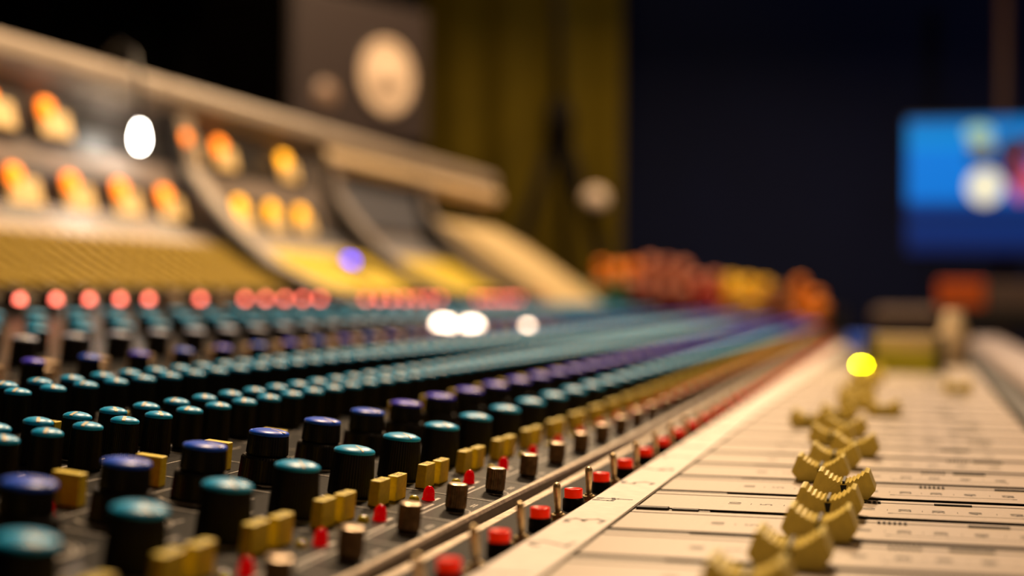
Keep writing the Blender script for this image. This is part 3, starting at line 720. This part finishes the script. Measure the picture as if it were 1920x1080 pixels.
# ---------------------------------------------------------------- television on a pole stand, boxes on a dark table
M['pole_brown'] = mat('pole_dark_brown', (0.05, 0.018, 0.008), 0.6)
tv = empty('television', (250, 3560, FZ), 'lit blue screen on a pole at the right, showing blurred figures', 'television')
def tput(name, me, loc=(0, 0, 0), label=None): return put(name, me, tv, (loc[0] - 250, loc[1] - 3560, loc[2] - FZ), None, label)
tput('screen_housing', mesh('screen_housing', lambda bm: box(bm, -18, 522, 3506, 3546, 94, 408, 0, 4), ['bridge_dark']))
ms = D.materials.new('screen_picture'); ms.use_nodes = True; M['screen'] = ms
nt = ms.node_tree; b = nt.nodes['Principled BSDF']
tc = nt.nodes.new('ShaderNodeTexCoord'); sx = nt.nodes.new('ShaderNodeSeparateXYZ'); nt.links.new(tc.outputs['Object'], sx.inputs[0])
rp = nt.nodes.new('ShaderNodeValToRGB'); mr = nt.nodes.new('ShaderNodeMapRange')
mr.inputs[1].default_value = 0.100 + .0; mr.inputs[2].default_value = 0.402
nt.links.new(sx.outputs['Z'], mr.inputs[0]); nt.links.new(mr.outputs[0], rp.inputs[0])
e = rp.color_ramp.elements; e[0].position = 0; e[0].color = (0.0, 0.006, 0.05, 1); e[1].position = 1; e[1].color = (0.0, 0.13, 0.42, 1)
for p, c in ((.22, (0.0, 0.022, 0.14, 1)), (.27, (0.0, 0.008, 0.04, 1)), (.36, (0.0, 0.03, 0.2, 1)), (.42, (0.0, 0.15, 0.55, 1)), (.78, (0.0, 0.16, 0.58, 1)), (.80, (0.0, 0.22, 0.58, 1))):
    q = e.new(p); q.color = c
nt.links.new(rp.outputs['Color'], b.inputs['Emission Color']); b.inputs['Emission Strength'].default_value = 0.6; b.inputs['Base Color'].default_value = (0, 0, 0, 1)
tput('screen', mesh('screen', lambda bm: box(bm, -12, 516, 3504.5, 3506.5, 100, 402), ['screen']))
def blob(col, x, z, w, h, s=0.6):
    nm = 'scr%d' % len(M); M[nm] = mat(nm, (0, 0, 0), .5, emit=col, estr=s)
    def fn(bm):
        n = 20; vs = [bm.verts.new(((x + w / 2 * math.cos(2 * PI * i / n)) / 1000, 3504.0 / 1000, (z + h / 2 * math.sin(2 * PI * i / n)) / 1000)) for i in range(n)]
        vt = [bm.verts.new((v.co.x, 3504.5 / 1000, v.co.z)) for v in vs]
        bm.faces.new(vs[::-1])
        for i in range(n): bm.faces.new((vs[i], vs[(i + 1) % n], vt[(i + 1) % n], vt[i]))
    tput('screen_figure', mesh('screen_figure', fn, [nm]))
blob((0.30, 0.50, 0.35), 142, 372, 60, 34)
blob((0.35, 0.33, 0.12), 148, 345, 56, 24)
blob((0.01, 0.012, 0.03), 150, 314, 62, 34)
blob((0.80, 0.72, 0.50), 156, 250, 76, 80)
blob((0.03, 0.015, 0.03), 216, 310, 70, 110)
blob((0.50, 0.07, 0.12), 232, 270, 46, 110)
blob((0.05, 0.02, 0.05), 262, 340, 40, 60)
blob((0.62, 0.08, 0.14), 282, 262, 60, 100)
blob((0.0, 0.02, 0.05), 300, 350, 50, 50)
tput('pole', mesh('pole', lambda bm: tube(bm, [(200, 3575, FZ + 20), (200, 3575, 1000)], 13, 14), ['pole_brown']), (0, 0, 0))
tput('mount', mesh('mount', lambda bm: box(bm, 150, 250, 3545, 3566, 200, 300), ['bridge_dark']))
tput('base', mesh('base', lambda bm: lathe(bm, [(180, 0), (180, 14), (30, 22)], 30, 0, (200, 3575, FZ)), ['bridge_dark']))

tb = empty('side_table', (300, 3050, FZ), 'dark side table under the blue screen', 'table')
put('table_top', mesh('table_top', lambda bm: box(bm, -280, 400, -160, 200, 800, 842, 0, 3), ['wood']), tb)
for lx in (-260, 370):
    for ly in (-150, 160): put('leg', mesh('leg', lambda bm: box(bm, lx, lx + 25, ly, ly + 25, 0, 800), ['wood']), tb)
tag(wput('orange_box', boxobj('orange_box', 48, 132, 2930, 3060, -18, 32, 'orange_box', 3)), 'orange box on the dark table below the screen', 'box')
tag(wput('beige_box', boxobj('beige_box', 136, 330, 2930, 3060, -18, 29, 'brown', 3)), 'long brownish box to the right of the orange box', 'box')
st = empty('stool', (0, 2700, FZ), 'stool with a dark brown padded top behind the desk', 'stool')
put('seat', mesh('seat', lambda bm: box(bm, -68, 50, -60, 60, 805, 843, 0, 14), ['brown']), st)
for lx, ly in ((-50, -45), (30, -45), (-50, 40), (30, 40)): put('leg', mesh('leg', lambda bm: tube(bm, [(lx * 1.3, ly * 2, 0), (lx, ly, 806)], 9), ['wood']), st)
spot('ceiling_spot_table', (0.2, 2.2, 2.3), (0.15, 3.0, 0.86), 3.5, WARM, 16, 0.6)
